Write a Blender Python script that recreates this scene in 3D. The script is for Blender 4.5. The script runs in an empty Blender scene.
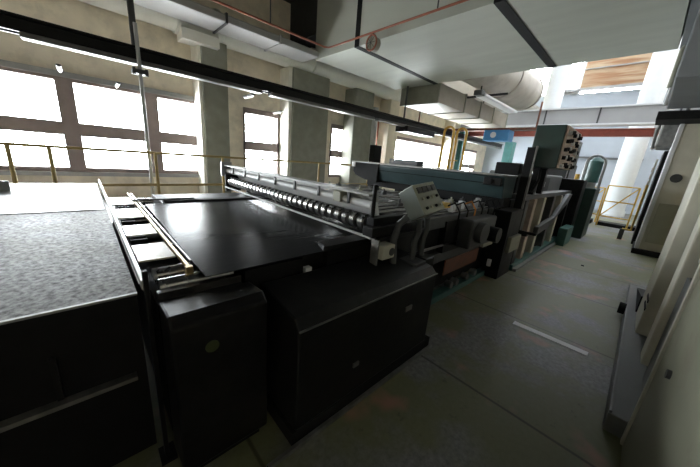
import bpy, math, random
from mathutils import Vector, Matrix
random.seed(7)
scene = bpy.context.scene
col = scene.collection
PI = math.pi

# ------------------------------------------------------------------ materials
def new_mat(name):
    m = bpy.data.materials.new(name); m.use_nodes = True
    nt = m.node_tree
    return m, nt, nt.nodes['Principled BSDF']

def mat(name, c, rough=0.5, metal=0.0, var=0.25, scale=6.0, dirt=None, dirt_amt=0.0, bump=0.0, stretch=None, spec=0.5, dscale=2.0):
    m, nt, b = new_mat(name)
    tc = nt.nodes.new('ShaderNodeTexCoord')
    mp = nt.nodes.new('ShaderNodeMapping')
    if stretch: mp.inputs['Scale'].default_value = stretch
    nt.links.new(tc.outputs['Object'], mp.inputs['Vector'])
    n = nt.nodes.new('ShaderNodeTexNoise'); n.inputs['Scale'].default_value = scale; n.inputs['Detail'].default_value = 6
    nt.links.new(mp.outputs['Vector'], n.inputs['Vector'])
    r = nt.nodes.new('ShaderNodeValToRGB')
    r.color_ramp.elements[0].position = 0.3; r.color_ramp.elements[1].position = 0.7
    r.color_ramp.elements[0].color = tuple(max(0, v*(1-var)) for v in c)+(1,)
    r.color_ramp.elements[1].color = tuple(min(1, v*(1+var)) for v in c)+(1,)
    nt.links.new(n.outputs['Fac'], r.inputs['Fac'])
    out = r.outputs['Color']
    if dirt:
        n2 = nt.nodes.new('ShaderNodeTexNoise'); n2.inputs['Scale'].default_value = dscale; n2.inputs['Detail'].default_value = 9
        n2.inputs['Roughness'].default_value = 0.65
        nt.links.new(mp.outputs['Vector'], n2.inputs['Vector'])
        r2 = nt.nodes.new('ShaderNodeValToRGB')
        r2.color_ramp.elements[0].position = 0.5; r2.color_ramp.elements[1].position = 0.68
        r2.color_ramp.elements[0].color = (0,0,0,1); r2.color_ramp.elements[1].color = (dirt_amt,)*3+(1,)
        nt.links.new(n2.outputs['Fac'], r2.inputs['Fac'])
        mx = nt.nodes.new('ShaderNodeMixRGB'); mx.inputs['Color2'].default_value = tuple(dirt)+(1,)
        nt.links.new(r2.outputs['Color'], mx.inputs['Fac']); nt.links.new(out, mx.inputs['Color1'])
        out = mx.outputs['Color']
    nt.links.new(out, b.inputs['Base Color'])
    rr = nt.nodes.new('ShaderNodeMapRange')
    rr.inputs['To Min'].default_value = max(0.02, rough-0.08); rr.inputs['To Max'].default_value = min(1, rough+0.08)
    nt.links.new(n.outputs['Fac'], rr.inputs['Value']); nt.links.new(rr.outputs['Result'], b.inputs['Roughness'])
    b.inputs['Metallic'].default_value = metal
    b.inputs['Specular IOR Level'].default_value = spec
    if bump:
        bp = nt.nodes.new('ShaderNodeBump'); bp.inputs['Strength'].default_value = bump; bp.inputs['Distance'].default_value = 0.01
        nt.links.new(n.outputs['Fac'], bp.inputs['Height']); nt.links.new(bp.outputs['Normal'], b.inputs['Normal'])
    return m

M = {}
M['beige_wall'] = mat('beige_wall', (.84,.76,.61), .8, var=.10, scale=3, dirt=(.2,.18,.14), dirt_amt=.3)
M['pier'] = mat('pier', (.76,.70,.56), .8, var=.08, scale=3)
M['column'] = mat('column_paint', (.27,.275,.225), .7, var=.12, scale=5)
M['column_lit_side'] = mat('column_lit_side', (.86,.84,.74), .7, var=.08, scale=5)  # column colour lightened to stand for sides lit by the windows
M['window_frame'] = mat('window_frame', (.27,.215,.20), .6, var=.1)
M['dark_ceiling'] = mat('dark_ceiling', (.035,.035,.035), .9)
M['slab'] = mat('slab_underside', (.52,.54,.47), .6, var=.07, scale=1.8, stretch=(2.2,.3,1), dirt=(.45,.46,.4), dirt_amt=.3)
M['duct_grey'] = mat('duct_grey', (.45,.455,.45), .45, var=.1, scale=2, metal=.2)
M['duct_pale'] = mat('duct_pale', (.80,.81,.74), .5, var=.08, scale=2)
M['duct_beige'] = mat('duct_beige', (.34,.31,.26), .5, var=.1, scale=3)
M['duct_round'] = mat('duct_round', (.48,.45,.40), .5, var=.12, scale=2.5, dirt=(.3,.25,.2), dirt_amt=.4)
M['black_paint'] = mat('black_paint', (.006,.006,.0065), .5, var=.3, scale=9, dirt=(.011,.010,.0095), dirt_amt=.7, spec=.2)
M['black_cover'] = mat('black_cover', (.0075,.0075,.008), .42, var=.35, scale=14, dirt=(.022,.021,.019), dirt_amt=.6, bump=.15, spec=.2)
M['black_matt'] = mat('black_matt', (.012,.012,.012), .7, spec=.15)
M['dark_grey'] = mat('dark_grey', (.045,.047,.048), .5)
M['steel'] = mat('steel', (.26,.26,.255), .36, metal=1, var=.15, scale=20)
M['steel_dull'] = mat('steel_dull', (.22,.22,.21), .5, metal=.8, var=.25, scale=14, dirt=(.12,.1,.08), dirt_amt=.5)
M['chrome'] = mat('chrome', (.38,.38,.37), .28, metal=1, var=.05)
M['alu'] = mat('aluminium', (.36,.36,.35), .4, metal=.4, var=.08)
M['brass'] = mat('brass_bar', (.50,.37,.19), .35, metal=.7, var=.15, scale=14)
M['belt'] = mat('beige_belt', (.80,.70,.56), .28, var=.08, scale=5, dirt=(.3,.25,.18), dirt_amt=.3)
M['green_dark'] = mat('green_dark', (.010,.030,.023), .45, var=.2)
M['teal'] = mat('teal_paint', (.035,.115,.10), .45, var=.2, dirt=(.02,.04,.04), dirt_amt=.5)
M['teal_hood'] = mat('teal_hood', (.032,.055,.058), .30, var=.25, scale=3, stretch=(1,.5,1), dirt=(.02,.03,.03), dirt_amt=.4)
M['teal_light'] = mat('teal_light', (.10,.28,.26), .5, var=.1)
M['yellow'] = mat('yellow_paint', (.55,.34,.05), .5, var=.15, scale=12)
M['yellow_rail'] = mat('yellow_rail', (.42,.31,.12), .55, var=.15, scale=12)
M['red_oxide'] = mat('red_oxide', (.26,.06,.04), .6, var=.15)
M['red_brown'] = mat('red_brown', (.14,.045,.022), .5, var=.3, scale=12)
M['copper_red'] = mat('copper_red', (.36,.12,.07), .5, var=.1)
M['blue'] = mat('blue_paint', (.06,.24,.50), .5, var=.05)
M['white_paint'] = mat('white_paint', (.66,.67,.68), .5, var=.04)
M['grey_beam'] = mat('grey_beam', (.34,.34,.34), .6, var=.06, scale=2)
M['atrium_white'] = mat('atrium_white', (.40,.44,.49), .7, var=.05, scale=1.5)
M['atrium_col'] = mat('atrium_column', (.72,.75,.76), .6, var=.03)
M['machine_beige'] = mat('machine_beige', (.42,.41,.34), .45, var=.08, scale=4, dirt=(.25,.24,.19), dirt_amt=.4)
M['machine_olive'] = mat('machine_olive', (.22,.22,.16), .45, var=.12, scale=3, dirt=(.13,.10,.07), dirt_amt=.6, bump=.1)
M['machine_grey'] = mat('machine_grey', (.13,.135,.135), .45, var=.1, scale=4)
M['upper_grey'] = mat('upper_grey', (.2,.21,.22), .6, var=.1, scale=3)
M['console_grey'] = mat('console_grey', (.27,.31,.30), .35, var=.06, metal=.2)
M['console_face'] = mat('console_face', (.24,.25,.20), .4, var=.06)
M['label_beige'] = mat('label_beige', (.36,.36,.28), .5, var=.05)
M['green_label'] = mat('green_label', (.035,.045,.012), .5, var=.2)
M['rust_pink'] = mat('rust_pink', (.42,.33,.27), .6, var=.2, scale=10)
M['orange'] = mat('orange', (.6,.22,.03), .5)
M['rubber'] = mat('rubber', (.02,.02,.02), .8)

def glossy_sheet():
    m, nt, b = new_mat('dark_sheet')
    tc = nt.nodes.new('ShaderNodeTexCoord'); mp = nt.nodes.new('ShaderNodeMapping'); mp.inputs['Scale'].default_value = (1.0, 22, 1)
    n = nt.nodes.new('ShaderNodeTexNoise'); n.inputs['Scale'].default_value = 3; n.inputs['Detail'].default_value = 5
    nt.links.new(tc.outputs['Object'], mp.inputs['Vector']); nt.links.new(mp.outputs['Vector'], n.inputs['Vector'])
    r = nt.nodes.new('ShaderNodeValToRGB'); r.color_ramp.elements[0].color = (.010,.0102,.011,1); r.color_ramp.elements[1].color = (.024,.0245,.026,1)
    nt.links.new(n.outputs['Fac'], r.inputs['Fac']); nt.links.new(r.outputs['Color'], b.inputs['Base Color'])
    b.inputs['Roughness'].default_value = .24; b.inputs['Specular IOR Level'].default_value = .5; b.inputs['IOR'].default_value = 1.07
    return m
M['dark_sheet'] = glossy_sheet()

def worn_plate():
    m, nt, b = new_mat('worn_plate')
    tc = nt.nodes.new('ShaderNodeTexCoord')
    n = nt.nodes.new('ShaderNodeTexNoise'); n.inputs['Scale'].default_value = 38; n.inputs['Detail'].default_value = 8; n.inputs['Roughness'].default_value = .7
    n2 = nt.nodes.new('ShaderNodeTexNoise'); n2.inputs['Scale'].default_value = 1.8; n2.inputs['Detail'].default_value = 3
    nt.links.new(tc.outputs['Object'], n.inputs['Vector']); nt.links.new(tc.outputs['Object'], n2.inputs['Vector'])
    r = nt.nodes.new('ShaderNodeValToRGB'); r.color_ramp.elements[0].position = .36; r.color_ramp.elements[1].position = .62
    r.color_ramp.elements[0].color = (.035,.034,.028,1); r.color_ramp.elements[1].color = (.26,.26,.245,1)
    nt.links.new(n.outputs['Fac'], r.inputs['Fac'])
    mx = nt.nodes.new('ShaderNodeMixRGB'); mx.blend_type = 'MULTIPLY'; mx.inputs['Fac'].default_value = .7
    r2 = nt.nodes.new('ShaderNodeValToRGB'); r2.color_ramp.elements[0].position = .42; r2.color_ramp.elements[1].position = .6
    r2.color_ramp.elements[0].color = (.62,.60,.44,1); r2.color_ramp.elements[1].color = (1,1,1,1)
    nt.links.new(n2.outputs['Fac'], r2.inputs['Fac'])
    nt.links.new(r.outputs['Color'], mx.inputs['Color1']); nt.links.new(r2.outputs['Color'], mx.inputs['Color2'])
    nt.links.new(mx.outputs['Color'], b.inputs['Base Color'])
    rr = nt.nodes.new('ShaderNodeMapRange'); rr.inputs['From Min'].default_value = .3; rr.inputs['From Max'].default_value = .7
    rr.inputs['To Min'].default_value = .62; rr.inputs['To Max'].default_value = .36
    nt.links.new(n.outputs['Fac'], rr.inputs['Value']); nt.links.new(rr.outputs['Result'], b.inputs['Roughness'])
    b.inputs['Metallic'].default_value = 0; b.inputs['Specular IOR Level'].default_value = .06
    bp = nt.nodes.new('ShaderNodeBump'); bp.inputs['Strength'].default_value = .25; bp.inputs['Distance'].default_value = .003
    nt.links.new(n.outputs['Fac'], bp.inputs['Height']); nt.links.new(bp.outputs['Normal'], b.inputs['Normal'])
    return m
M['worn_plate'] = worn_plate()
M['paper'] = mat('pale_sheet', (.22,.225,.225), .35, var=.04, scale=3)

def floor_mat():
    m, nt, b = new_mat('worn_floor')
    L = nt.links.new
    tc = nt.nodes.new('ShaderNodeTexCoord')
    def noise(s, d, rough=.6):
        n = nt.nodes.new('ShaderNodeTexNoise'); n.inputs['Scale'].default_value = s; n.inputs['Detail'].default_value = d
        n.inputs['Roughness'].default_value = rough; L(tc.outputs['Object'], n.inputs['Vector']); return n
    def ramp(src, p0, c0, p1, c1):
        r = nt.nodes.new('ShaderNodeValToRGB'); r.color_ramp.elements[0].position = p0; r.color_ramp.elements[1].position = p1
        r.color_ramp.elements[0].color = c0+(1,); r.color_ramp.elements[1].color = c1+(1,); L(src, r.inputs['Fac']); return r
    base = ramp(noise(26, 8, .7).outputs['Fac'], .35, (.10,.102,.102), .68, (.22,.22,.222))
    big = ramp(noise(.8, 4).outputs['Fac'], .42, (0,0,0), .52, (.85,.85,.85))
    mx = nt.nodes.new('ShaderNodeMixRGB'); mx.inputs['Color2'].default_value = (.125,.13,.055,1)
    L(big.outputs['Color'], mx.inputs['Fac']); L(base.outputs['Color'], mx.inputs['Color1'])
    red = ramp(noise(1.7, 3).outputs['Fac'], .58, (0,0,0), .72, (.8,.8,.8))
    mx2 = nt.nodes.new('ShaderNodeMixRGB'); mx2.inputs['Color2'].default_value = (.36,.17,.13,1)
    L(red.outputs['Color'], mx2.inputs['Fac']); L(mx.outputs['Color'], mx2.inputs['Color1'])
    spots = ramp(noise(9, 6, .75).outputs['Fac'], .60, (1,1,1), .74, (.45,.45,.45))
    mx3 = nt.nodes.new('ShaderNodeMixRGB'); mx3.blend_type = 'MULTIPLY'; mx3.inputs['Fac'].default_value = 1
    L(mx2.outputs['Color'], mx3.inputs['Color1']); L(spots.outputs['Color'], mx3.inputs['Color2'])
    # slab joints across the aisle
    sp = nt.nodes.new('ShaderNodeSeparateXYZ'); L(tc.outputs['Object'], sp.inputs['Vector'])
    md = nt.nodes.new('ShaderNodeMath'); md.operation = 'PINGPONG'; md.inputs[1].default_value = .72
    ad = nt.nodes.new('ShaderNodeMath'); ad.operation = 'ADD'; ad.inputs[1].default_value = -1.93
    L(sp.outputs['X'], ad.inputs[0]); L(ad.outputs[0], md.inputs[0])
    jr = ramp(md.outputs[0], .006, (.35,.35,.35), .014, (1,1,1))
    mx4 = nt.nodes.new('ShaderNodeMixRGB'); mx4.blend_type = 'MULTIPLY'; mx4.inputs['Fac'].default_value = 1
    L(mx3.outputs['Color'], mx4.inputs['Color1']); L(jr.outputs['Color'], mx4.inputs['Color2'])
    L(mx4.outputs['Color'], b.inputs['Base Color'])
    b.inputs['Roughness'].default_value = .55
    return m
M['floor'] = floor_mat()

def cladding():
    m, nt, b = new_mat('atrium_cladding')
    L = nt.links.new
    tc = nt.nodes.new('ShaderNodeTexCoord'); mp = nt.nodes.new('ShaderNodeMapping'); mp.inputs['Scale'].default_value = (1,.35,4)
    L(tc.outputs['Object'], mp.inputs['Vector'])
    n = nt.nodes.new('ShaderNodeTexNoise'); n.inputs['Scale'].default_value = 1.6; n.inputs['Detail'].default_value = 4; L(mp.outputs['Vector'], n.inputs['Vector'])
    r = nt.nodes.new('ShaderNodeValToRGB'); r.color_ramp.elements[0].position = .38; r.color_ramp.elements[1].position = .6
    r.color_ramp.elements[0].color = (.26,.13,.06,1); r.color_ramp.elements[1].color = (.42,.31,.2,1)
    L(n.outputs['Fac'], r.inputs['Fac']); L(r.outputs['Color'], b.inputs['Base Color']); b.inputs['Roughness'].default_value = .7
    return m
M['cladding'] = cladding()

def glass():
    m = bpy.data.materials.new('window_glass'); m.use_nodes = True; nt = m.node_tree; nt.nodes.clear()
    o = nt.nodes.new('ShaderNodeOutputMaterial'); t = nt.nodes.new('ShaderNodeBsdfTransparent'); t.inputs['Color'].default_value = (.93,.95,.96,1)
    g = nt.nodes.new('ShaderNodeBsdfGlossy'); g.inputs['Roughness'].default_value = .03
    lw = nt.nodes.new('ShaderNodeLayerWeight'); lw.inputs['Blend'].default_value = .5
    pw = nt.nodes.new('ShaderNodeMath'); pw.operation = 'POWER'; pw.inputs[1].default_value = 4; nt.links.new(lw.outputs['Facing'], pw.inputs[0])
    f = nt.nodes.new('ShaderNodeMath'); f.operation = 'MULTIPLY_ADD'; f.inputs[1].default_value = .5; f.inputs[2].default_value = .04; nt.links.new(pw.outputs[0], f.inputs[0])
    n = nt.nodes.new('ShaderNodeTexNoise'); n.inputs['Scale'].default_value = 3
    mx = nt.nodes.new('ShaderNodeMixShader')
    nt.links.new(f.outputs[0], mx.inputs['Fac']); nt.links.new(t.outputs[0], mx.inputs[1]); nt.links.new(g.outputs[0], mx.inputs[2]); nt.links.new(mx.outputs[0], o.inputs['Surface'])
    return m
M['glass'] = glass()
def emit(name, c, s):
    m, nt, b = new_mat(name)
    b.inputs['Base Color'].default_value = c+(1,); b.inputs['Emission Color'].default_value = c+(1,); b.inputs['Emission Strength'].default_value = s
    return m
M['strip_cover'] = mat('strip_cover', (.11,.11,.108), .4)
M['alu_dull'] = mat('alu_dull', (.36,.36,.35), .5, metal=.2)
M['post_beige'] = mat('post_beige', (.56,.54,.45), .45, var=.05)
M['tube'] = emit('fluorescent_tube', (1,.98,.92), 1.2)

# ------------------------------------------------------------------ mesh builder
class MB:
    def __init__(s): s.v = []; s.f = []; s.sm = []
    def add(s, vs, fs, smooth=False):
        o = len(s.v); s.v += [tuple(v) for v in vs]; s.f += [tuple(i+o for i in f) for f in fs]; s.sm += [smooth]*len(fs); return s
    def box(s, x0, x1, y0, y1, z0, z1, rot=None, c=None):
        vs = [Vector((x,y,z)) for x in (x0,x1) for y in (y0,y1) for z in (z0,z1)]
        if rot is not None:
            c = Vector(c) if c is not None else Vector(((x0+x1)/2,(y0+y1)/2,(z0+z1)/2))
            vs = [c + rot @ (v-c) for v in vs]
        return s.add(vs, [(0,1,3,2),(4,6,7,5),(0,4,5,1),(2,3,7,6),(0,2,6,4),(1,5,7,3)])
    def cyl(s, a, b, r, n=16, r2=None, cap=True):
        a = Vector(a); b = Vector(b); r2 = r if r2 is None else r2
        d = (b-a).normalized(); u = d.orthogonal().normalized(); w = d.cross(u)
        vs = []
        for k in range(n):
            t = 2*PI*k/n; e = u*math.cos(t)+w*math.sin(t); vs += [a+e*r, b+e*r2]
        s.add(vs, [(2*k, 2*((k+1)%n), 2*((k+1)%n)+1, 2*k+1) for k in range(n)], True)
        if cap: s.add(vs, [tuple(2*k for k in range(n))[::-1], tuple(2*k+1 for k in range(n))])
        return s
    def tube(s, pts, r, n=10):
        pts = [Vector(p) for p in pts]; rings = []; prev = None
        for i, p in enumerate(pts):
            if i == 0: d = pts[1]-p
            elif i == len(pts)-1: d = p-pts[-2]
            else: d = (pts[i+1]-p).normalized()+(p-pts[i-1]).normalized()
            d.normalize()
            if prev is None: u = d.orthogonal().normalized()
            else: u = (prev-d*prev.dot(d)).normalized()
            prev = u; w = d.cross(u)
            k_ = 1.0
            rings.append([p+(u*math.cos(2*PI*k/n)+w*math.sin(2*PI*k/n))*r for k in range(n)])
        vs = [v for ring in rings for v in ring]; fs = []
        for i in range(len(pts)-1):
            for k in range(n): fs.append((i*n+k, i*n+(k+1)%n, (i+1)*n+(k+1)%n, (i+1)*n+k))
        s.add(vs, fs, True); m = (len(pts)-1)*n
        s.add(vs, [tuple(range(n))[::-1], tuple(range(m, m+n))]); return s
    def prism(s, poly, axis, a, b):
        # poly: 2D points in the two other axes (cyclic x,y,z order kept), extruded along axis a..b
        def P(p, t):
            return {'x': (t,p[0],p[1]), 'y': (p[0],t,p[1]), 'z': (p[0],p[1],t)}[axis]
        n = len(poly); vs = [P(p,a) for p in poly]+[P(p,b) for p in poly]
        return s.add(vs, [tuple(range(n))[::-1], tuple(range(n,2*n))]+[(i,(i+1)%n,(i+1)%n+n,i+n) for i in range(n)])
    def torus(s, c, R_, r, axis, n=28, m=8):
        c = Vector(c); d = Vector(axis).normalized(); u = d.orthogonal().normalized(); w = d.cross(u); vs = []; fs = []
        for i in range(n):
            e = u*math.cos(2*PI*i/n)+w*math.sin(2*PI*i/n)
            for j in range(m):
                t = 2*PI*j/m; vs.append(c+e*(R_+r*math.cos(t))+d*r*math.sin(t))
        for i in range(n):
            for j in range(m): fs.append((i*m+j, ((i+1)%n)*m+j, ((i+1)%n)*m+(j+1)%m, i*m+(j+1)%m))
        return s.add(vs, fs, True)
    def build(s, name, material, parent=None, bevel=0.0):
        me = bpy.data.meshes.new(name); me.from_pydata(s.v, [], s.f); me.validate()
        me.update()
        import bmesh
        bm = bmesh.new(); bm.from_mesh(me); bmesh.ops.recalc_face_normals(bm, faces=bm.faces)
        for f, sm in zip(bm.faces, s.sm): f.smooth = sm
        bm.to_mesh(me); bm.free()
        o = bpy.data.objects.new(name, me); col.objects.link(o); me.materials.append(M[material] if isinstance(material, str) else material)
        if bevel:
            bv = o.modifiers.new('bevel', 'BEVEL'); bv.width = bevel; bv.segments = 2; bv.limit_method = 'ANGLE'; bv.angle_limit = math.radians(50)
            bv.harden_normals = False
        if parent is not None:
            o.parent = parent; o.matrix_parent_inverse = Matrix.Translation(-parent.location) if parent.type == 'EMPTY' else Matrix.Identity(4)
        return o

def tag(o, label, cat, group=None, kind=None):
    o['label'] = label; o['category'] = cat
    if group: o['group'] = group
    if kind: o['kind'] = kind
    return o
def thing(name, loc, label, cat, group=None):
    e = bpy.data.objects.new(name, None); col.objects.link(e); e.location = loc; e.empty_display_size = .1
    return tag(e, label, cat, group)
def struct(name, mb, m, parent=None, bevel=0):
    o = mb.build(name, m, parent, bevel)
    if parent is None: o['kind'] = 'structure'
    return o
def solo(name, mb, m, label, cat, group=None, bevel=0):
    return tag(mb.build(name, m, None, bevel), label, cat, group)

# ------------------------------------------------------------------ room shell
struct('floor', MB().box(-4.2,20.2,-4.2,8.4,-.12,0), 'floor')
WINS = [(-2.6,-1.5),(-1.32,-.22),(.03,1.12),(1.38,2.2),(3.34,4.42),(6.45,7.6),(8.1,8.6),(10.2,14.0),(15.9,18.6)]
wl = MB()
wl.box(-4.2,20.2,8,8.3,0,.88)
wl.box(-4.2,20.2,8,8.3,2.7,9.2)
xs = [-4.2]+[v for w in WINS for v in w]+[20.2]
frames = []
for i in range(0, len(xs), 2):
    a, b = xs[i], xs[i+1]
    if i in (4, 6): continue      # narrow mullion posts between the three near windows
    if b > a: wl.box(a, b, 8, 8.3, .88, 2.7)
struct('wall_left', wl, 'beige_wall')
# mullion posts of the near window band
struct('trim_1', MB().box(-.22,.03,7.96,8.3,.88,2.7), 'window_frame')
struct('trim_2', MB().box(1.12,1.38,7.96,8.3,.88,2.7), 'window_frame')
struct('trim_3', MB().box(-1.5,-1.32,7.955,8.3,.881,2.699), 'window_frame')
struct('trim_4', MB().box(-3.9,2.19,7.90,7.998,.80,.875).box(-3.9,2.19,7.93,7.998,2.62,2.72), 'alu')
for n, (a, b) in enumerate(WINS):
    fr = MB().box(a,b,7.97,8.25,2.56,2.70).box(a,b,7.97,8.25,.88,.96)
    if n != 7: fr.box(a,b,7.97,8.25,1.58,1.83)
    else: fr.box(a,b,8.1,8.2,.96,1.2)
    if n > 3 and n != 7:
        fr.box(a,a+.05,7.97,8.25,.96,2.56)
        fr.box(b-.05,b,7.97,8.25,.96,2.56)
    w = struct('window_%d' % (n+1), fr, 'window_frame')
    struct('glass_pane', MB().box(a,b,8.11,8.12,.93,2.6), 'glass', w)
tg = M['glass'].copy(); tg.name = 'dimmed_roof_glass'; tg.node_tree.nodes['Transparent BSDF'].inputs['Color'].default_value = (.29,.295,.305,1); M['roof_glass'] = tg  # tint added to dim the daylight coming through the atrium roof
# back and right walls, ceilings
struct('wall_back', MB().box(-4.4,-4.2,-4.2,8.3,0,6), 'beige_wall')
struct('wall_right', MB().box(-4.2,20.2,-4.4,-4.2,0,9.2), 'beige_wall')
struct('ceiling', MB().box(-4.4,4.75,-4.4,8.3,5.6,5.8), 'dark_ceiling')
# concrete mezzanine slabs overhead with joint gaps along the aisle
for k, (y0, y1) in enumerate(((5.22,6.72),(2.22,5.08),(.22,2.06),(-4.2,.2))):
    struct('trim_%d' % (k+5), MB().box(4.75,8.15,y0,y1,4.0,5.6), 'slab' if k < 3 else 'upper_grey')
struct('trim_9', MB().box(4.74,8.16,5.08,5.22,3.99,5.61).box(4.74,8.16,2.06,2.22,3.99,5.61), 'black_matt')
struct('trim_10', MB().box(4.75,8.15,6.72,8.0,4.6,5.6), 'dark_ceiling')
struct('trim_11', MB().box(8.15,20.2,5.0,8.0,4.9,5.1), 'duct_beige')
struct('trim_12', MB().box(8.15,8.3,-4.2,8.0,5.6,9.2), 'atrium_white')
# atrium behind
struct('wall_far', MB().box(20,20.3,-4.2,8.3,0,5.95).box(20.02,20.3,7.9,8.3,5.95,9.2), 'atrium_white')
struct('trim_31', MB().box(8.15,20.3,5.0,8.0,9.2,9.3), 'atrium_white')
struct('trim_13', MB().box(19.98,20.3,-4.2,3.7,6.2,9.2), 'cladding')
struct('trim_14', MB().box(19.7,20.0,-4.2,5.0,6.05,6.17).box(19.9,19.98,-4.2,3.7,7.1,7.14).box(19.9,19.98,-4.2,3.7,7.9,7.94), 'grey_beam')
cw = MB().box(20.0,20.2,3.7,7.9,5.95,6.05).box(20.0,20.2,3.7,3.78,6.05,9.1)
for k in range(9): cw.box(20.05,20.11,3.9+k*.45,3.94+k*.45,6.05,9.1)
for k in range(5): cw.box(20.05,20.11,3.78,7.9,6.6+k*.5,6.63+k*.5)
cw = struct('window_11', cw, 'white_paint')
struct('glass_pane', MB().box(20.14,20.15,3.78,7.9,6.05,9.1), 'glass', cw)
struct('trim_32', MB().box(19.85,20.0,.4,4.2,2.62,2.72).box(19.96,20.0,-4,4.9,4.3,4.33), 'machine_grey')
sk = struct('window_10', MB().box(8.3,20.2,-4.2,-4.1,9.1,9.2).box(8.3,20.2,4.9,5.0,9.1,9.2).box(*(8.3,8.4,-4.2,5,9.1,9.2)), 'white_paint')
sb = MB()
for k in range(13): sb.box(8.4+k*.95,8.46+k*.95,-4.1,4.9,9.1,9.18)
struct('glazing_bars', sb, 'white_paint', sk)
struct('glass_pane', MB().box(8.4,20.2,-4.1,4.9,9.13,9.14), 'roof_glass', sk)
for k, (y, r) in enumerate(((4.35,.4),(.78,.4))):
    c = struct('trim_%d' % (k+15), MB().cyl((18,y,0),(18,y,9.1),r,36).cyl((18,y,0),(18,y,.25),r+.05,36), 'atrium_col')

# left wall columns
for k, (a, b) in enumerate(((2.2,2.76),(4.56,5.86),(7.0,7.92))):
    struct('trim_%d' % (k+20), MB().box(a,b,7.45,8.0,0,3.9), 'column', bevel=.015)
struct('trim_23', MB().box(8.9,9.45,7.45,8.0,0,3.9), 'pier', bevel=.015)
struct('trim_24', MB().box(14.1,14.7,7.4,8.0,0,4.8), 'pier', bevel=.015)
struct('trim_25', MB().box(15.0,15.5,7.3,8.0,0,4.8), 'teal_light', bevel=.015)
# thin pale boxes that paint window light onto the column sides
struct('trim_26', MB().box(2.13,2.197,7.5,8.0,0,3.9).box(4.45,4.557,7.5,8.0,0,3.9), 'column_lit_side')

# ------------------------------------------------------------------ services overhead
d = thing('air_duct', (0,7.0,4.0), 'long grey rectangular air duct under the dark ceiling above the windows', 'air duct')
MB().box(-4.1,4.7,6.5,7.25,4.0,4.14).build('duct_body', 'duct_grey', d, .02)
for x in (-2.5,-.2,2.4,3.6): MB().box(x,x+.04,6.47,7.28,3.975,4.16).build('duct_flange', 'dark_grey' if x == 2.4 else 'duct_grey', d)
d = thing('ventilation_pipe', (0,7.62,4.2), 'thick pale green-white pipe running along the top of the window wall', 'pipe')
MB().cyl((-4.1,7.62,4.22),(9.6,7.62,4.22),.33,32).build('pipe_body', 'duct_pale', d)
for x in (1.75,2.55,5.2): MB().cyl((x,7.62,4.22),(x+.07,7.62,4.22),.365,32).build('pipe_flange', 'duct_pale', d)
MB().box(1.8,2.55,7.3,7.7,3.72,3.93).build('inspection_box', 'duct_pale', d, .01)
# track light rail
t = thing('lighting_track', (0,6.05,2.9), 'dark steel track hung along the windows with white light strips below', 'lighting track')
MB().box(-4.0,17.0,5.97,6.02,2.82,2.99).box(-4.0,17,5.9,6.2,2.97,3.0).box(-4,17,6.15,6.2,2.82,2.97).build('channel', 'black_paint', t)
for k in range(6):
    a = -3.9+k*3.5
    MB().box(a,a+3.3,5.92,6.10,2.75,2.818).build('light_strip', 'strip_cover', t, .015)
MB().cyl((.82,6.08,3.0),(.82,6.08,5.6),.045).build('hanger', 'dark_grey', t)
for x in (8.0,): MB().cyl((x,6.08,3.0),(x,6.08,4.0),.03).build('hanger', 'dark_grey', t)
MB().box(7.9,9.6,5.8,6.3,2.6,2.78).build('junction_tray', 'black_paint', t)
p = thing('support_pole', (.82,5.86,.3), 'thin pale pole rising from the railing to the lighting track', 'pole')
MB().cyl((.82,5.86,.3),(.82,5.86,3.3),.027).build('tube', 'duct_grey', p)
MB().box(.72,.92,5.80,5.965,2.60,2.66).cyl((.74,5.83,2.58),(.74,5.83,2.68),.022).cyl((.90,5.83,2.58),(.90,5.83,2.68),.022).build('clamp', 'dark_grey', p)
# small lamps near the windows
for (x, y, z, lb) in ((-.1,6.95,2.58,'small tube lamp above the first railing post at the left'),(.68,7.9,2.62,'small tube lamp at the head of the second window'),
                      (2.72,6.4,2.68,'small square-ended lamp below the track in front of the narrow green column'),(4.2,7.9,2.68,'small tube lamp at the head of the window between two green columns'),
                      (-.95,7.9,2.66,'small tube lamp at the head of the leftmost window')):
    l = thing('tube_lamp', (x,y,z), lb, 'lamp', 'small tube lamps near the windows')
    MB().box(x-.03,x+.03,y-.45,y+.05,z,z+.03).build('lamp_housing', 'dark_grey', l, .01)
    MB().cyl((x,y-.42,z-.015),(x,y,z-.015),.014).build('tube', 'tube', l)
# red pipe with round lamp
pts = [(-3.5,5.8,4.0),(4.35,5.8,4.0),(4.44,5.76,4.01),(4.47,5.65,4.02),(4.47,-1.0,4.02)]
t = thing('red_pipe', (0,5.8,4.0), 'thin red-brown pipe running under the ceiling and turning across the slab edge', 'pipe')
MB().tube(pts, .02).build('tube', 'copper_red', t)
for x in (-1.5,.8,3.0): MB().cyl((x,5.8,4.0),(x,5.8,5.6),.012).build('hanger', 'dark_grey', t)
for y in (1.2,3.0): MB().cyl((4.47,y,4.02),(4.47,y,5.6),.012).build('hanger', 'dark_grey', t)
l = thing('round_lamp', (4.5,4.42,3.86), 'round wire-guarded lamp with red rim hung under the red pipe', 'lamp')
MB().cyl((4.47,4.42,3.84),(4.60,4.42,3.84),.125,28).build('lamp_body', 'machine_beige', l)
MB().torus((4.46,4.42,3.84),.135,.017,(1,0,0)).build('rim', 'copper_red', l)
g = MB()
for k in range(4):
    a = k*PI/4; g.cyl((4.44,4.42+.13*math.cos(a),3.84+.13*math.sin(a)),(4.44,4.42-.13*math.cos(a),3.84-.13*math.sin(a)),.004,6)
g.build('wire_guard', 'dark_grey', l)
MB().cyl((4.5,4.42,3.97),(4.49,4.42,4.02),.02).build('bracket', 'dark_grey', l)
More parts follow.
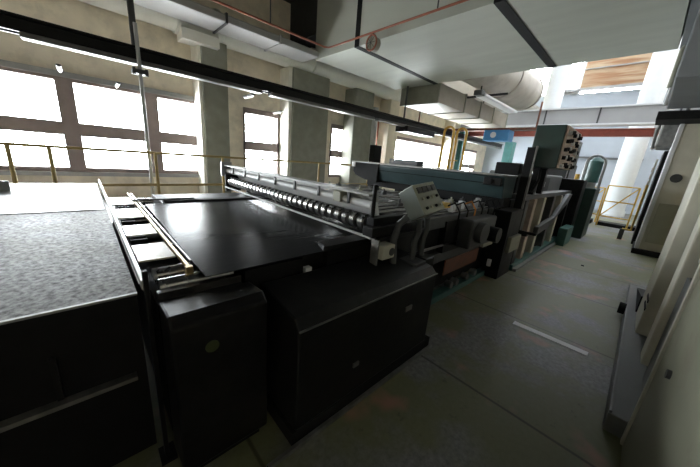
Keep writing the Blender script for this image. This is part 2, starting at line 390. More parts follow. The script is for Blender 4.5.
# boxed duct beyond slab
d = thing('boxed_duct', (8.2,5.8,3.5), 'beige sheet metal duct in sections running away under the slab edge', 'air duct')
MB().box(8.23,14.22,5.05,6.45,3.5,4.05).build('duct_body', 'duct_beige', d, .01)
for x in (8.2,10.0,11.3,12.6,14.2): MB().box(x,x+.05,5.02,6.48,3.47,4.08).build('duct_flange', 'column', d)
for x in (9,13): MB().cyl((x,5.7,4.05),(x,5.7,4.9),.02).build('hanger', 'dark_grey', d)
d = thing('round_duct', (8.3,4.2,4.6), 'large round grey duct under the skylight above the machine', 'air duct')
MB().cyl((8.35,4.28,4.7),(13.3,4.28,4.7),.64,40).build('duct_body', 'duct_round', d)
for x in (8.3,10.8,13.25): MB().cyl((x,4.28,4.7),(x+.08,4.28,4.7),.665,40).build('duct_flange', 'duct_beige', d)
l = thing('strip_light', (8.9,3.95,3.7), 'long pale batten light fixture hung on a dark bracket below the round duct', 'lamp')
MB().box(8.8,11.7,3.83,4.13,3.66,3.74).build('reflector', 'white_paint', l, .02)
MB().box(8.55,8.8,3.86,4.1,3.66,3.8).build('end_cap', 'dark_grey', l, .02)
MB().box(9.2,9.26,3.4,4.6,3.75,3.80).cyl((9.23,4.2,3.8),(9.23,4.2,4.08),.02).build('bracket', 'black_matt', l)
# crane girders
g = thing('white_girder', (15,2,3.68), 'pale grey box girder spanning the hall above the far machines', 'girder')
MB().box(14.9,15.3,-4.15,7.9,3.68,4.3).build('girder_body', 'grey_beam', g, .01)
MB().box(14.84,15.36,-4.15,7.9,3.64,3.70).box(14.84,15.36,-4.15,7.9,4.28,4.33).build('girder_flange', 'white_paint', g)
for y in (3.7,1.9,-.2): MB().box(14.87,14.9,y,y+.05,3.7,4.28).build('seam_strip', 'dark_grey', g)
solo('red_girder', MB().box(15.5,15.56,-4.15,7.9,3.30,3.55).box(15.4,15.66,-4.15,7.9,3.28,3.31).box(15.4,15.66,-4.15,7.9,3.54,3.57), 'red_oxide', 'red-brown steel I-girder just beneath the pale girder', 'girder')
# blue hoist box
h = thing('crane_hoist', (11,4.15,2.6), 'bright blue hoist box with white round badge hanging from the track', 'hoist')
MB().box(11,11.5,3.72,4.6,2.64,3.01).build('hoist_body', 'blue', h, .02)
MB().cyl((10.98,4.25,2.84),(11,4.25,2.84),.10,24).build('badge', 'white_paint', h)
MB().box(11.1,11.4,2.6,7.9,3.01,3.09).cyl((11.25,7.7,3.09),(11.25,7.7,4.9),.03).cyl((11.25,3.0,3.09),(11.25,3.0,3.9),.03).build('hoist_rail', 'red_brown', h)

# wall services beside far columns
p = thing('downpipe', (8.25,7.7,0), 'pale vertical pipe with black control box between the far green column and the beige pier', 'pipe')
MB().cyl((8.25,7.7,0),(8.25,7.7,3.5),.16,24).build('tube', 'duct_grey', p)
MB().box(8.05,8.45,7.3,7.56,1.5,2.15).build('control_box', 'black_matt', p, .02)
MB().cyl((8.62,7.75,.2),(8.62,7.75,3.2),.03).build('conduit', 'copper_red', p)

# ------------------------------------------------------------------ railing by the windows
r = thing('safety_railing', (0,5.75,.3), 'yellow tubular safety railing along the window side walkway', 'railing')
MB().cyl((-3.5,5.75,1.415),(9.5,5.75,1.415),.02).build('top_rail', 'yellow_rail', r)
MB().cyl((-3.5,5.75,.885),(9.5,5.75,.885),.022).build('middle_rail', 'yellow_rail', r)
for x in (-1.6,-.70,-.33,.89,1.98,4.32,6.15,8.0): MB().cyl((x,5.75,.3),(x,5.75,1.415),.024).build('post', 'yellow_rail', r)
struct('trim_30', MB().box(-4.2,10,5.6,8.0,0,.3), 'grey_beam')

# ------------------------------------------------------------------ left stacking table
t = thing('stacking_table', (-1.3,3.2,0), 'long dark stacking table with worn speckled steel top at the left', 'machine table')
MB().box(-2.9,.10,1.42,5.4,.938,.95).build('table_top', 'worn_plate', t)
MB().box(-2.9,.10,1.405,1.42,.943,.953).build('edge_strip', 'alu', t)
MB().box(-2.9,.10,1.44,5.3,.05,.938).build('side_panel', 'black_paint', t)
MB().box(-2.9,.06,1.40,1.44,.515,.535).build('ledge', 'steel_dull', t)
for x in (-1.1,-.42,-.2): MB().box(x,x+.02,1.425,1.46,.54,.74).build('rib', 'black_cover', t)
for x in (-2.7,-.2):
    for y in (1.6,5.0): MB().cyl((x,y,0),(x,y,.06),.05).build('foot', 'steel_dull', t)
solo('pale_sheet', MB().box(-2.6,.085,3.38,5.38,.951,.956), 'paper', 'glossy pale sheet lying on the far half of the speckled table', 'sheet')
solo('glass_guard', MB().box(-1.1,-.62,4.7,4.72,.957,1.06), 'console_grey', 'small blue-grey guard standing at the far left table corner', 'guard')
p = thing('corner_post', (.14,1.4,0), 'tall thin black post at the near corner of the speckled table', 'post')
MB().box(.122,.142,1.37,1.40,0,1.06).build('upright', 'black_paint', p, .004)
MB().box(.10,.17,1.33,1.43,0,.02).build('foot_plate', 'black_paint', p)
# guides
g = thing('side_guide', (.13,3.5,.96), 'long narrow aluminium guide rail beside the speckled table', 'guide rail')
MB().box(.118,.136,1.42,5.5,.955,1.0).build('rail', 'alu', g, .004)
MB().box(.116,.139,1.5,5.4,.951,.955).build('rail_foot', 'steel', g)
g = thing('brass_guide', (.36,2.8,.93), 'long brass-coloured guide bar between the beige belts and dark sheet', 'guide rail')
MB().box(.335,.352,1.58,4.3,.945,.968).build('bar', 'brass', g, .003)
MB().box(.368,.38,1.66,4.3,.952,.968).build('bar', 'steel', g, .003)
MB().box(.325,.36,1.55,1.58,.80,.972).build('end_post', 'brass', g, .003)
# transfer table with belts
t = thing('transfer_table', (.3,2.8,0), 'narrow roller bed with rollers between the speckled table and dark sheet', 'machine table')
MB().box(.17,.58,1.42,4.4,.1,.86).build('bed', 'black_paint', t)
MB().box(.146,.156,1.5,4.4,.86,.90).build('side_strip', 'steel_dull', t)
MB().box(.18,.58,1.46,1.5,.86,.9).build('end_strip', 'steel', t)
for y in (1.56,1.72,2.14,2.58,3.1,3.6,4.1): MB().cyl((.2,y,.885),(.56,y,.885),.045,20).build('roller', 'chrome', t)
for x in (.22,.52):
    for y in (1.6,4.2): MB().box(x-.03,x+.03,y-.03,y+.03,0,.1).build('foot', 'black_paint', t)
MB().box(.42,.55,1.56,1.66,.905,.925).build('bracket', 'label_beige', t)
for k, (a, b, lb) in enumerate(((1.80,2.12,'beige belt plate nearest the camera on the roller bed'),(2.36,2.66,'second beige belt plate on the roller bed from the near end'),
                            (2.95,3.35,'third beige belt plate on the roller bed from the near end'),(3.6,4.05,'farthest beige belt plate on the roller bed'))):
    solo('belt_plate', MB().box(.15,.33,a,b,.946,.956), 'belt', lb, 'belt', 'beige belt plates on the roller bed', .003)
for k, (a, lb) in enumerate(((2.2,'black clamp between the two nearest beige plates'),(2.76,'black clamp ahead of the third beige plate'))):
    cb = MB().box(.16,.25,a,a+.02,.93,.965).box(.16,.25,a+.08,a+.1,.93,.965).box(.16,.18,a+.02,a+.08,.93,.955)
    solo('belt_clamp', cb, 'black_matt', lb, 'clamp', 'belt clamps on the roller bed')

# ------------------------------------------------------------------ delivery table with dark sheet
t = thing('delivery_table', (1.2,2.6,0), 'wide black delivery table carrying the big dark sheet', 'machine table')
MB().box(.60,4.8,1.50,4.4,.12,.925).build('table_body', 'black_paint', t)
MB().box(.60,3.0,3.62,3.72,.925,.97).build('back_edge', 'black_matt', t)
MB().box(.60,1.0,1.45,1.5,.80,.925).box(1.2,1.9,1.44,1.5,.8,.94).build('front_strip', 'black_paint', t)
for x in (.8,4.6):
    for y in (1.6,4.2): MB().box(x-.06,x+.06,y-.06,y+.06,0,.12).build('foot', 'black_paint', t)
solo('dark_sheet', MB().prism([(.385,1.43),(1.1,1.44),(2.6,1.46),(2.8,1.6),(2.8,3.58),(.42,3.58)], 'z', .9455, .951), 'dark_sheet', 'large glossy dark grey sheet lying under the sleeve roller', 'sheet')
o = solo('sheet_debris', MB().prism([(-.30,0),(-.1,.03),(.0,-.01),(.12,.03),(.3,.02),(.31,.05),(.1,.06),(-.1,.045),(-.28,.04)], 'z', 0, .012), 'rubber', 'torn black strip of scrap lying behind the dark sheet', 'scrap')
o.location = (.62,3.67,.971)

# front covers
c = thing('black_cover', (.34,1.3,0), 'low black machine cover in front of the roller bed', 'machine cover')
MB().prism([(1.17,.05),(1.17,.86),(1.22,.90),(1.40,.885),(1.40,.05)], 'x', .17, .60).build('cover_shell', 'black_cover', c, .012)
MB().box(.20,.56,1.2,1.38,0,.05).build('plinth', 'black_matt', c)
pl = MB()
pl.cyl((.325,1.168,.72),(.325,1.172,.72),.03,20)
pl.build('sticker', 'green_label', c)
c = thing('large_black_cover', (1.3,1.2,0), 'large flat-topped black machine cover jutting into the aisle', 'machine cover')
MB().prism([(1.0,.09),(1.0,.74),(1.05,.79),(1.42,.84),(1.42,.09)], 'x', .68, 2.02).build('cover_shell', 'black_cover', c, .012)
MB().box(.68,2.02,.99,1.0,.735,.742).build('edge_strip', 'steel_dull', c)
MB().box(1.0,1.05,1.42,1.46,.80,.86).build('hinge', 'white_paint', c)
MB().box(.66,2.1,1.0,1.42,0,.09).build('plinth', 'black_matt', c)
MB().box(1.1,1.15,.99,1.0,.3,.33).build('latch', 'steel', c)
MB().box(1.62,1.70,.992,1.0,.52,.56).build('plate', 'steel_dull', c)
solo('raised_tray', MB().prism([(1.15,1.43),(1.95,1.42),(2.4,1.46),(2.4,1.58),(1.2,1.56)], 'z', .956, .985).box(1.16,1.17,1.43,1.55,.985,.995), 'black_cover', 'thin black tray at the front edge of the dark sheet', 'tray', bevel=.003)

# ------------------------------------------------------------------ sleeve roller unit
u = thing('overlap_roller_unit', (1.6,3,.95), 'crosswise bar unit with chrome sleeved roller above the dark sheet', 'roller unit')
rl = MB().cyl((1.65,1.5,1.10),(1.65,4.42,1.10),.032,20).build('roller_shaft', 'steel', u)
first = None
N = 30
for k in range(N):
    y = 1.53+k*(2.86/(N-1))
    if first is None:
        first = MB().cyl((0,-.026,0),(0,.026,0),.066,22).cyl((0,-.036,0),(0,.036,0),.050,22).build('roller_sleeve', 'chrome', u)
        first.matrix_parent_inverse = Matrix.Identity(4); s_ = first
    else:
        s_ = first.copy(); col.objects.link(s_); s_.parent = u
    s_.location = Vector((1.65,y,1.10))-u.location
MB().box(1.60,1.72,1.46,4.6,1.32,1.34).box(1.70,1.72,1.46,4.6,1.27,1.32).build('top_bar', 'alu_dull', u, .003)
MB().prism([(1.70,1.27),(1.75,1.29),(1.80,1.14),(1.78,1.13)], 'y', 1.5, 4.55).build('deflector', 'white_paint', u)
MB().cyl((1.66,1.46,1.245),(1.66,4.6,1.245),.034,16).build('air_tube', 'white_paint', u)
for k in range(7):
    y = 1.7+k*.43
    MB().box(1.615,1.63,y,y+.025,1.225,1.32).cyl((1.61,y+.012,1.235),(1.62,y+.012,1.235),.012,10).build('clamp', 'dark_grey', u)
MB().box(1.60,1.68,1.80,1.90,1.22,1.31).build('sensor_box', 'label_beige', u, .005)
MB().box(1.545,1.565,1.35,4.45,1.005,1.022).build('lower_bar', 'alu_dull', u, .003)
MB().box(1.57,1.8,4.45,4.5,.95,1.2).build('far_bracket', 'black_matt', u)
MB().box(1.56,1.72,4.6,4.63,1.16,1.38).build('end_plate', 'steel', u)
MB().box(1.585,1.60,1.34,1.46,1.0,1.06).build('near_arm', 'steel', u)
MB().box(1.54,2.3,1.33,1.44,1.02,1.10).box(1.6,2.3,1.30,1.46,.99,1.02).build('near_frame', 'black_cover', u, .006)
MB().box(1.60,2.05,1.38,1.46,.955,1.16).build('near_plate', 'black_paint', u, .006)
MB().cyl((1.62,1.42,1.1),(1.62,1.42,1.42),.016).build('lever', 'black_matt', u)
b = MB().box(1.555,1.70,1.22,1.33,.87,.98).build('air_fitting', 'machine_beige', u, .008)
MB().cyl((1.66,1.215,.925),(1.66,1.222,.925),.032,20).build('dial', 'dark_grey', b)
MB().box(1.535,1.55,1.26,1.33,.80,1.02).build('fitting_arm', 'steel_dull', u)

# ------------------------------------------------------------------ tape deck
t = thing('tape_deck', (3.3,2.9,.95), 'deck of parallel steel tapes and rods behind the sleeve roller', 'conveyor')
for k in range(26):
    y = 1.55+k*.108
    w = .028 if k % 2 else .012
    MB().box(1.84,4.4,y,y+w,1.045+(.012 if k%3==0 else 0),1.055+(.012 if k%3==0 else 0)).build('tape', 'alu' if k % 2 else 'alu_dull', t)
for x in (1.95,2.5,3.1,3.7,4.3): MB().cyl((x,1.5,1.02),(x,4.35,1.02),.022,14).build('cross_rod', 'steel_dull', t)
for y in (1.44,4.3): MB().box(1.84,4.4,y,y+.06,.93,1.06).build('side_rail', 'dark_grey', t, .004)
for k in range(16):
    x = 2.2+random.random()*2.1; y = 1.7+random.random()*2.4
    MB().box(x,x+.09,y,y+.05,1.066,1.10+random.random()*.05).cyl((x+.04,y+.02,1.09),(x+.04,y+.02,1.16),.012,8).build('tape_guide', random.choice(['steel','label_beige','dark_grey','alu']), t)
# clutter of valves, hoses on near side of deck
v = thing('valve_cluster', (3.2,1.6,1.0), 'cluster of valves, hoses and small yellow fittings on the machine side', 'valves')
for k in range(14):
    x = 2.75+k*.125; y = 1.47+random.random()*.22; z = 1.075
    MB().box(x,x+.06,y,y+.07,z,z+.05+random.random()*.06).build('valve', random.choice(['steel','white_paint','white_paint','alu','dark_grey','orange' if k<4 else 'steel']), v, .006)
MB().box(2.9,3.08,1.5,1.62,1.13,1.19).build('valve_block', 'yellow', v, .01)
for k in range(7):
    x = 3.0+k*.22; p0 = (x,1.5,1.16)
    MB().tube([p0,(x+.05,1.44,1.2),(x+.12,1.40,1.1),(x+.14,1.41,.95),(x+.1,1.44,.8)], .010, 8).build('hose', random.choice(['black_matt','black_matt','steel_dull','yellow']) if k != 2 else 'orange', v)

# side frame with drive below console
f = thing('drive_frame', (3.5,1.5,0), 'dark side frame with drive housings and teal base rail along the aisle', 'machine frame')
MB().box(2.1,4.75,1.44,1.49,.50,.62).build('side_plate', 'dark_grey', f, .004)
MB().box(2.1,4.75,1.42,1.44,.71,.735).build('polished_rail', 'steel', f, .003)
MB().box(3.05,4.02,1.425,1.44,.30,.50).build('cover_plate', 'red_brown', f, .004)
MB().box(2.4,4.75,1.38,1.49,.0,.085).build('base_rail', 'teal', f, .006)
MB().box(3.2,3.95,1.25,1.42,.66,1.02).cyl((3.4,1.25,.86),(3.4,1.17,.86),.13,24).build('gearbox', 'dark_grey', f, .02)
MB().cyl((3.75,1.25,.80),(3.75,1.12,.80),.10,20).build('motor', 'black_cover', f)
MB().box(3.98,4.33,1.36,1.40,.53,.68).build('name_plate', 'label_beige', f, .003)
MB().box(4.45,4.92,1.15,1.36,.42,.66).build('terminal_box', 'machine_olive', f, .01)
MB().cyl((4.28,1.33,.20),(4.28,1.33,.30),.03).build('bottle_cap', 'white_paint', f)
MB().box(4.35,4.9,1.2,1.44,0,1.05).build('pedestal', 'black_paint', f, .01)
MB().box(2.9,4.7,1.42,1.5,.62,1.0).build('upper_plate', 'black_cover', f, .004)
for x in (3.15,3.3,3.6,3.85): MB().cyl((x,1.42,.18),(x,1.34,.18),.045,14).build('wheel', 'steel_dull', f)

# ------------------------------------------------------------------ operator console
con = thing('operator_console', (1.95,1.25,.8), 'tilted grey operator console box on two curved posts', 'control console')
ax = [Vector((.99,.04,.09)), Vector((-.01,-.83,.55)), Vector((-.10,.55,.83))]
# exact orthonormal axes
a0 = ax[0].normalized(); a1 = (ax[1]-a0*ax[1].dot(a0)).normalized(); a2 = a0.cross(a1)
if a2.dot(ax[2]) < 0: a2 = -a2
O = Vector((1.88,1.231,1.137)); SA, SB, SC = .325,.153,.26
def cbox(a_, b_, c_):
    mb = MB(); vs = [O+a0*(a)+a1*(b)+a2*(c) for a in a_ for b in b_ for c in c_]
    return mb.add(vs, [(0,1,3,2),(4,6,7,5),(0,4,5,1),(2,3,7,6),(0,2,6,4),(1,5,7,3)])
cbox((0,SA),(0,SB),(0,SC)).build('console_box', 'console_face', con, .006)
cbox((-.004,0),(.006,SB-.006),(.006,SC-.006)).build('end_panel', 'console_grey', con, .002)
for i in range(4):
    for j in range(3):
        a = .03+i*.072; c = .03+j*.08
        if j == 2: cbox((a,a+.05),(SB,SB+.012),(c-.01,c+.04)).build('display_window', 'dark_grey', con)
        else:
            q = O+a0*(a+.025)+a1*SB+a2*(c+.02)
            MB().cyl(q, q+a1*.014, .012, 12).build('button', 'label_beige' if (i+j)%2 else 'black_matt', con)
for dx, y in ((0,1.20),(.16,1.22)):
    MB().tube([(1.93+dx,y,.80),(1.93+dx,y,.98),(1.97+dx,y,1.06),(1.95+dx,y,1.16)], .026, 12).build('post', 'dark_grey', con)
MB().box(1.84,2.0,1.10,1.3,.795,.82).build('base_plate', 'dark_grey', con, .004)
MB().box(2.03,2.17,1.12,1.3,.0,.82).build('stand', 'black_cover', con, .01)
# second pair of legs left
MB().tube([(1.72,1.24,.81),(1.72,1.26,1.0),(1.78,1.27,1.12),(1.84,1.24,1.18)], .028, 12).build('post', 'dark_grey', con)

# ------------------------------------------------------------------ cross hood
h = thing('cross_hood', (4.5,2.9,1.15), 'long teal-grey hood beam across the machine with black left end', 'machine hood')
MB().prism([(4.5,1.20),(4.42,1.50),(4.46,1.53),(4.95,1.53),(4.95,1.20)], 'y', 1.42, 3.85).build('hood_body', 'teal_hood', h, .008)
MB().box(4.38,5.0,1.42,4.62,1.525,1.55).build('top_plate', 'steel_dull', h, .004)
MB().prism([(3.85,1.16),(4.2,1.18),(4.5,1.26),(4.58,1.34),(4.58,1.525),(3.85,1.525)], 'x', 4.40, 4.95).build('left_end', 'black_matt', h, .006)
MB().box(4.415,4.428,1.42,3.85,1.40,1.41).build('seam', 'black_matt', h)
MB().box(4.35,4.38,4.5,4.58,1.43,1.53).build('end_clip', 'white_paint', h)
MB().box(4.6,4.9,1.42,4.3,1.06,1.2).build('lower_beam', 'black_matt', h)
for y in (1.5,4.15): MB().box(4.6,4.85,y,y+.12,.93,1.06).build('support', 'black_matt', h)
MB().box(4.38,4.42,1.44,1.7,1.38,1.50).cyl((4.38,1.6,1.44),(4.35,1.6,1.44),.035,16).build('gear_cover', 'black_cover', h, .01)
solo('small_box', MB().box(5.05,5.3,3.35,4.1,1.40,1.66).box(5.1,5.25,3.5,3.8,1.15,1.4), 'dark_grey', 'small grey box standing behind the long hood before a bright window', 'box', bevel=.006)
# yellow hoop ladder
l = thing('hoop_ladder', (8.9,4.5,.9), 'yellow access ladder with rounded hoops rising behind the hood', 'ladder')
for x in (8.35,9.15):
    for y in (4.42,4.42):
        pass
for k, (x, y) in enumerate(((8.6,4.85),(9.0,4.62))):
    pts = [(x,y,.5),(x,y,2.65)]+[(x,y-.16+.16*math.cos(t),2.65+.16*math.sin(t)) for t in [PI*i/8 for i in range(1,9)]]+[(x,y-.32,.9+.6*k)]
    MB().tube(pts, .038, 10).build('hoop', 'yellow', l)
for z in (1.2,1.5,1.8): MB().cyl((8.6,4.69,z),(9.0,4.46,z),.015).build('rung', 'yellow', l)
MB().box(8.2,9.4,3.9,5.1,.46,.5).box(8.25,8.35,4,4.1,0,.46).box(9.25,9.35,4.9,5,0,.46).box(8.25,8.35,4.9,5,0,.46).box(9.25,9.35,4,4.1,0,.46).build('platform', 'dark_grey', l)

# ------------------------------------------------------------------ green main press unit
u = thing('sheeter_unit', (6.9,2.6,0), 'long dark green sheeter unit with open side frames along the aisle', 'machine')
MB().box(5.0,8.9,1.18,1.30,.0,.10).build('base_rail', 'teal', u, .006)
MB().box(5.0,8.9,1.12,1.18,.0,.05).build('floor_strip', 'steel_dull', u, .004)
MB().box(5.05,8.2,1.45,3.85,0,1.15).build('core', 'black_paint', u, .01)
MB().box(5.0,8.9,1.24,1.45,1.18,1.26).build('top_rail', 'dark_grey', u, .006)
for x, m_ in ((5.02,'dark_grey'),(5.5,'rust_pink'),(6.15,'machine_beige'),(6.95,'dark_grey'),(7.7,'machine_beige'),(8.6,'black_paint')):
    MB().box(x,x+.16,1.22,1.36,.08,1.18).build('upright', m_, u, .006)
MB().box(5.7,6.15,1.36,1.42,.55,1.15).build('side_panel', 'rust_pink', u, .01)
MB().box(6.35,6.9,1.36,1.42,.45,1.12).build('side_panel', 'label_beige', u, .01)
MB().box(7.15,7.65,1.36,1.42,.5,1.15).build('side_panel', 'rust_pink', u, .01)
MB().box(5.2,8.6,1.36,1.44,.1,.45).build('lower_panel', 'teal', u, .01)
MB().prism([(6.0,.5),(6.8,.55),(8.3,1.0),(8.55,1.2),(8.2,1.2),(7.2,.75),(6.0,.65)], 'y', 1.16, 1.24).build('sweep_guard', 'dark_grey', u, .01)
MB().box(5.6,8.85,1.5,2.1,1.15,1.6).build('upper_body', 'machine_grey', u, .03)
MB().box(5.3,5.6,1.5,1.9,1.15,1.75).build('upper_frame', 'black_paint', u, .02)
MB().box(6.3,7.3,1.44,1.5,1.25,1.55).build('hatch', 'dark_grey', u, .01)
MB().box(6.75,6.85,1.42,1.44,1.35,1.45).build('hatch_handle', 'white_paint', u)
MB().box(8.86,9.4,1.05,2.6,0,1.55).build('end_cabinet', 'black_cover', u, .02)
MB().box(8.0,8.8,.98,1.15,0,.42).build('step_box', 'teal', u, .01)
MB().box(5.0,5.12,1.10,1.22,.62,.66).box(5.0,5.04,.98,1.22,.66,.70).build('bracket', 'black_matt', u)
MB().tube([(5.1,1.22,1.3),(5.3,1.2,1.5),(5.45,1.25,1.72)], .02, 8).build('hose', 'black_matt', u)
MB().tube([(5.5,1.3,1.27),(5.6,1.28,1.5),(5.6,1.4,1.7)], .02, 8).build('hose', 'black_matt', u)
# black post with edge
p = thing('frame_post', (4.95,1.26,0), 'tall black post standing in front of the dark green control box', 'post')
MB().box(4.92,5.0,1.25,1.36,1.05,1.98).build('upright', 'black_matt', p, .004)
MB().box(4.915,4.945,1.225,1.248,1.05,2.0).build('edge_strip', 'steel_dull', p)
# control box
c = thing('control_cabinet', (5.6,1.15,1.26), 'dark green control box facing left with rows of buttons on its aisle side', 'control box')
MB().box(5.06,6.1,.97,1.345,1.70,2.31).build('cabinet_body', 'green_dark', c, .01)
MB().box(5.08,6.15,.945,.97,1.71,2.30).build('front_panel', 'rust_pink', c, .004)
MB().box(6.1,6.5,.95,1.3,1.75,2.2).build('side_box', 'machine_grey', c, .01)
for i in range(8):
    for j in range(5):
        x = 5.16+i*.125; z = 1.76+j*.115 + .015*((i*7+j*3)%3-1)
        MB().cyl((x,.945,z),(x,.905,z),.028,12).build('push_button', 'black_matt' if (i*3+j) % 4 else 'white_paint', c)
for x in (5.4,5.9): MB().box(x,x+.1,1.25,1.33,1.26,1.70).build('bracket', 'black_paint', c)
# teal vertical cylinder on end cabinet
t = thing('teal_tank', (9.9,1.1,0), 'teal capsule housing in a bent pipe cage standing beyond the green unit', 'tank')
MB().box(9.55,10.5,.85,1.6,0,1.35).build('pedestal', 'green_dark', t, .02)
MB().cyl((9.95,1.05,1.5),(9.95,1.05,2.05),.15,24).cyl((9.95,1.05,2.05),(9.95,1.05,2.15),.15,24,.06).build('capsule', 'teal', t)
MB().cyl((9.95,1.05,1.35),(9.95,1.05,1.5),.12,24).build('collar', 'alu', t)
for x, y in ((9.82,1.0),(10.08,1.0)):
    pts = [(x,y-.14,1.2),(x,y-.14,2.0)]+[(x,y+.05-.19*math.cos(a),2.0+.2*math.sin(a)) for a in [PI*i/8 for i in range(1,8)]]+[(x,y+.24,2.0),(x,y+.24,1.35)]
    MB().tube(pts, .02, 10).build('cage_pipe', 'steel', t)
# machines further behind
m = thing('far_machine', (12.3,2.8,0), 'dark machine blocks with pipes standing behind the green sheeter unit', 'machine')
MB().box(11.2,13.6,1.6,4.6,0,1.1).build('machine_body', 'machine_grey', m, .03)
MB().box(11.4,12.6,1.8,2.6,1.1,2.0).build('upper_body', 'black_cover', m, .03)
MB().cyl((11.3,1.55,.5),(11.3,1.55,1.7),.06).cyl((12.1,1.55,.5),(12.1,1.55,1.4),.06).build('pipe', 'yellow', m)
MB().box(11.0,11.2,1.8,2.4,1.0,2.3).build('front_frame', 'dark_grey', m, .01)
t = thing('teal_column', (12.6,4.55,0), 'light teal upright machine column behind the blue hoist box', 'machine column')
MB().box(12.5,12.9,4.0,4.3,1.16,2.75).build('upright', 'teal_light', t, .01)
MB().box(12.4,13.0,3.9,4.4,1.1,1.16).build('base_plate', 'teal_light', t)

# yellow gates
def gate(name, x, y0, y1, z0, z1, lb):
    g = thing(name, (x,(y0+y1)/2,0), lb, 'gate', 'yellow tubular gates at the end of the aisle')
    MB().cyl((x,y0,0),(x,y0,z1),.025).build('post', 'yellow', g)
    MB().cyl((x,y1,0),(x,y1,z1),.025).build('post', 'yellow', g)
    for z in (z0,(z0+z1)/2,z1): MB().cyl((x,y0,z),(x,y1,z),.02).build('rail', 'yellow', g)
    MB().cyl((x,y1,z0),(x,y0,z1),.018).build('brace', 'yellow', g)
    return g
gate('yellow_gate', 13.2, .1, .88, .35, 1.42, 'yellow tubular gate with diagonal brace at the far aisle end')
gate('yellow_gate', 14.1, 1.0, 1.7, .3, 1.3, 'narrow yellow gate left of the braced gate behind the teal tank')
f = thing('guard_rail', (10.8,-.03,0), 'upright yellow post frame against the black machine side', 'rail')
MB().tube([(10.9,.16,.3),(10.9,-.02,.3),(10.9,-.02,1.55)], .03, 10).build('frame_tube', 'yellow', f)
MB().box(10.86,10.94,.1,.2,0,.3).build('foot', 'dark_grey', f)
solo('floor_plate', MB().box(13.3,13.9,-.3,.9,0,.12), 'black_matt', 'low black beam on the floor beneath the braced gate', 'beam', bevel=.01)
solo('floor_block', MB().box(13.3,13.9,1.05,1.55,0,.14), 'black_matt', 'low black block on the floor behind the narrow gate', 'beam', bevel=.01)

# ------------------------------------------------------------------ right side machine
m = thing('right_machine', (6,-1,0), 'tall beige printing machine side with white uprights on the right', 'machine')
MB().box(2.3,4.45,-1.6,-.48,.0,2.6).build('machine_body', 'black_matt', m, .01)  # black body colour supplies the shade in the gaps between side panels
MB().box(3.85,4.45,-.48,-.29,.0,2.6).build('upright', 'post_beige', m, .008)
MB().box(2.95,3.15,-.48,-.31,.25,2.6).build('upright', 'post_beige', m, .008)
MB().box(3.30,3.80,-.48,-.38,.15,.80).build('side_panel', 'machine_beige', m, .006)
MB().box(2.35,2.94,-.48,-.35,.15,1.0).build('side_panel', 'machine_grey', m, .006)
MB().box(3.2,3.80,-.48,-.40,.95,2.5).build('side_panel', 'machine_beige', m, .006)
MB().box(2.35,2.9,-.48,-.36,1.12,2.4).build('side_panel', 'machine_beige', m, .006)
for z in (.42,.50): MB().box(3.75,4.0,-.29,-.283,z,z+.03).build('slot', 'black_matt', m)
MB().box(3.4,3.46,-.40,-.34,1.0,1.5).build('handle', 'steel', m, .006)
MB().box(2.6,2.66,-.352,-.345,.6,.9).build('slot', 'black_matt', m)
MB().box(2.3,5.7,-.42,-.20,.0,.14).build('lower_step', 'machine_grey', m, .006)
MB().box(2.3,5.65,-.215,-.20,.14,.16).build('step_lip', 'machine_grey', m, .004)
MB().prism([(4.5,.14),(5.6,.14),(4.5,.34)], 'y', -.42, -.28).build('wedge', 'black_matt', m)
MB().cyl((4.6,-.2,.1),(4.6,-.14,.1),.07,16).build('caster', 'black_matt', m)
m2 = thing('tower_machine', (9.7,-.8,0), 'pale grey machine tower on a black foot at the right of the aisle', 'machine')
MB().box(9.2,10.2,-1.5,-.24,.10,2.85).build('panel_body', 'post_beige', m2, .01)
MB().box(9.17,10.2,-.24,-.17,.10,2.85).build('edge_post', 'white_paint', m2, .01)
MB().box(9.1,10.25,-1.5,-.14,0,.12).build('foot', 'black_matt', m2, .01)
MB().box(9.0,9.1,-.68,-.60,.1,1.5).build('yellow_strip', 'yellow', m2, .005)
MB().cyl((9.2,-.40,1.75),(9.17,-.40,1.75),.09,24).build('round_hatch', 'dark_grey', m2)
MB().box(9.16,9.2,-.66,-.30,.3,1.2).build('lower_hatch', 'label_beige', m2, .006)
m3 = thing('black_machine', (11,-.6,0), 'tall black machine side with copper-coloured fittings beyond the white panel', 'machine')
MB().box(10.4,12.6,-1.4,-.10,0,2.4).build('machine_body', 'black_matt', m3, .02)
for k in range(7): MB().cyl((12.4,-.06,.8+k*.2),(12.4,.0,.8+k*.2),.07,14).build('fitting', 'rust_pink', m3)
MB().box(12.2,12.6,-.06,-.02,.5,2.3).build('fitting_plate', 'label_beige', m3, .005)
m4 = thing('ceiling_cabinet', (8,-.1,2.85), 'black box and beige frame hung at the top of the right machine', 'machine panel')
MB().box(8.6,9.4,-.6,.20,2.86,3.02).build('black_box', 'black_matt', m4, .01)
MB().box(6.2,8.6,-.7,.10,3.05,3.98).build('panel', 'upper_grey', m4, .02)
MB().cyl((9.0,-.2,3.02),(9.0,-.2,4.9),.03).build('hanger', 'dark_grey', m4)
MB().tube([(7.2,.14,3.15),(7.2,.14,3.7),(7.6,.14,3.85),(8.2,.14,3.85)], .03, 8).build('guard_pipe', 'label_beige', m4)
MB().cyl((7.9,.12,3.0),(7.9,.12,3.8),.03).build('guard_pipe', 'alu', m4)
MB().box(9.6,10.6,-.5,.1,2.42,3.1).build('pipework_box', 'steel_dull', m4, .05)
for k in range(4): MB().tube([(9.7+k*.2,.12,2.4),(9.75+k*.2,.15,2.8),(9.9+k*.2,.1,3.1)], .03, 8).build('pipe', ['steel','rust_pink','alu','white_paint'][k], m4)
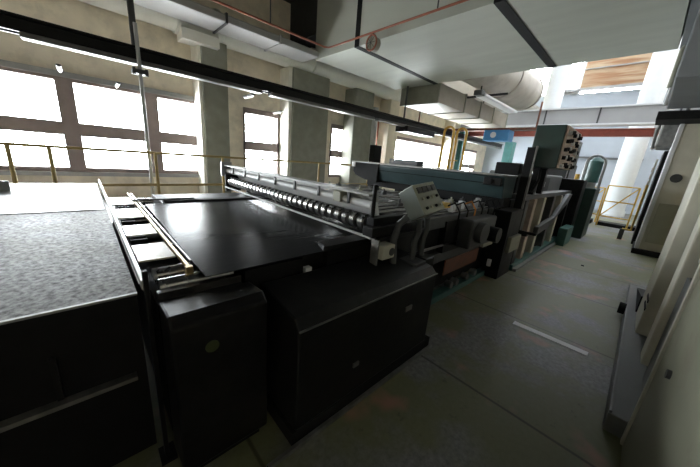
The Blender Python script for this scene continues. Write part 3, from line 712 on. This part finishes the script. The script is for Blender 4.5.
# near cabinet
c = thing('near_cabinet', (1.9,-.6,0), 'olive grey steel cabinet with small round knob at the right edge of the view', 'cabinet')
MB().box(1.0,2.25,-1.3,-.30,.0,2.2).build('cabinet_body', 'machine_olive', c, .012)
MB().box(2.22,2.262,-.305,-.288,.02,2.2).build('edge_strip', 'machine_beige', c, .003)
MB().cyl((1.89,-.30,.74),(1.89,-.285,.74),.022,20).build('knob', 'dark_grey', c)
# aisle floor pieces
solo('floor_strip', MB().box(3.20,3.28,-.02,.62,0,.006), 'white_paint', 'short white strip lying across the aisle floor', 'strip')
solo('floor_rail', MB().box(.5,2.1,.965,.985,0,.03), 'steel_dull', 'thin steel kerb along the foot of the large black cover', 'kerb')
solo('floor_scrap', MB().prism([(0,0),(.08,.01),(.07,.05),(.01,.04)], 'z', 0, .008), 'black_matt', 'tiny dark scrap lying in the middle of the aisle', 'scrap').location = (6.6,.42,0)

# ------------------------------------------------------------------ light
w = bpy.data.worlds.new('sky'); scene.world = w; w.use_nodes = True
bg = w.node_tree.nodes['Background']; bg.inputs['Color'].default_value = (.96,.985,1,1); bg.inputs['Strength'].default_value = 50.0
def portal(loc, rot, sx, sy):
    ld = bpy.data.lights.new('daylight_portal', 'AREA'); ld.shape = 'RECTANGLE'; ld.size = sx; ld.size_y = sy; ld.cycles.is_portal = True
    o = bpy.data.objects.new('daylight_portal', ld); col.objects.link(o); o.location = loc; o.rotation_euler = rot
for a, b in WINS: portal(((a+b)/2,8.28,1.75), (-PI/2,0,0), b-a, 1.7)
portal((14.3,.4,9.25), (0,0,0), 11.6, 9.0)

# ------------------------------------------------------------------ camera
yaw, pit, rol, f = 7.97266297e-01, 2.67239904e-01, 8.45853032e-02, 274.591583
F = Vector((math.cos(pit)*math.cos(yaw), math.cos(pit)*math.sin(yaw), -math.sin(pit)))
Rv = Vector((math.sin(yaw), -math.cos(yaw), 0)); U = Rv.cross(F)
R2 = Rv*math.cos(rol)+U*math.sin(rol); U2 = -Rv*math.sin(rol)+U*math.cos(rol)
cd = bpy.data.cameras.new('camera'); cam = bpy.data.objects.new('camera', cd); col.objects.link(cam)
mw = Matrix((R2, U2, -F)).transposed().to_4x4(); mw.translation = Vector((0,0,1.6)); cam.matrix_world = mw
cd.sensor_width = 36; cd.lens = 36*f/700; cd.clip_start = .02; cd.clip_end = 200
scene.camera = cam
vs = scene.view_settings
vs.view_transform = 'Standard'; vs.look = 'None'; vs.exposure = 0.0; vs.gamma = 1; vs.use_curve_mapping = False
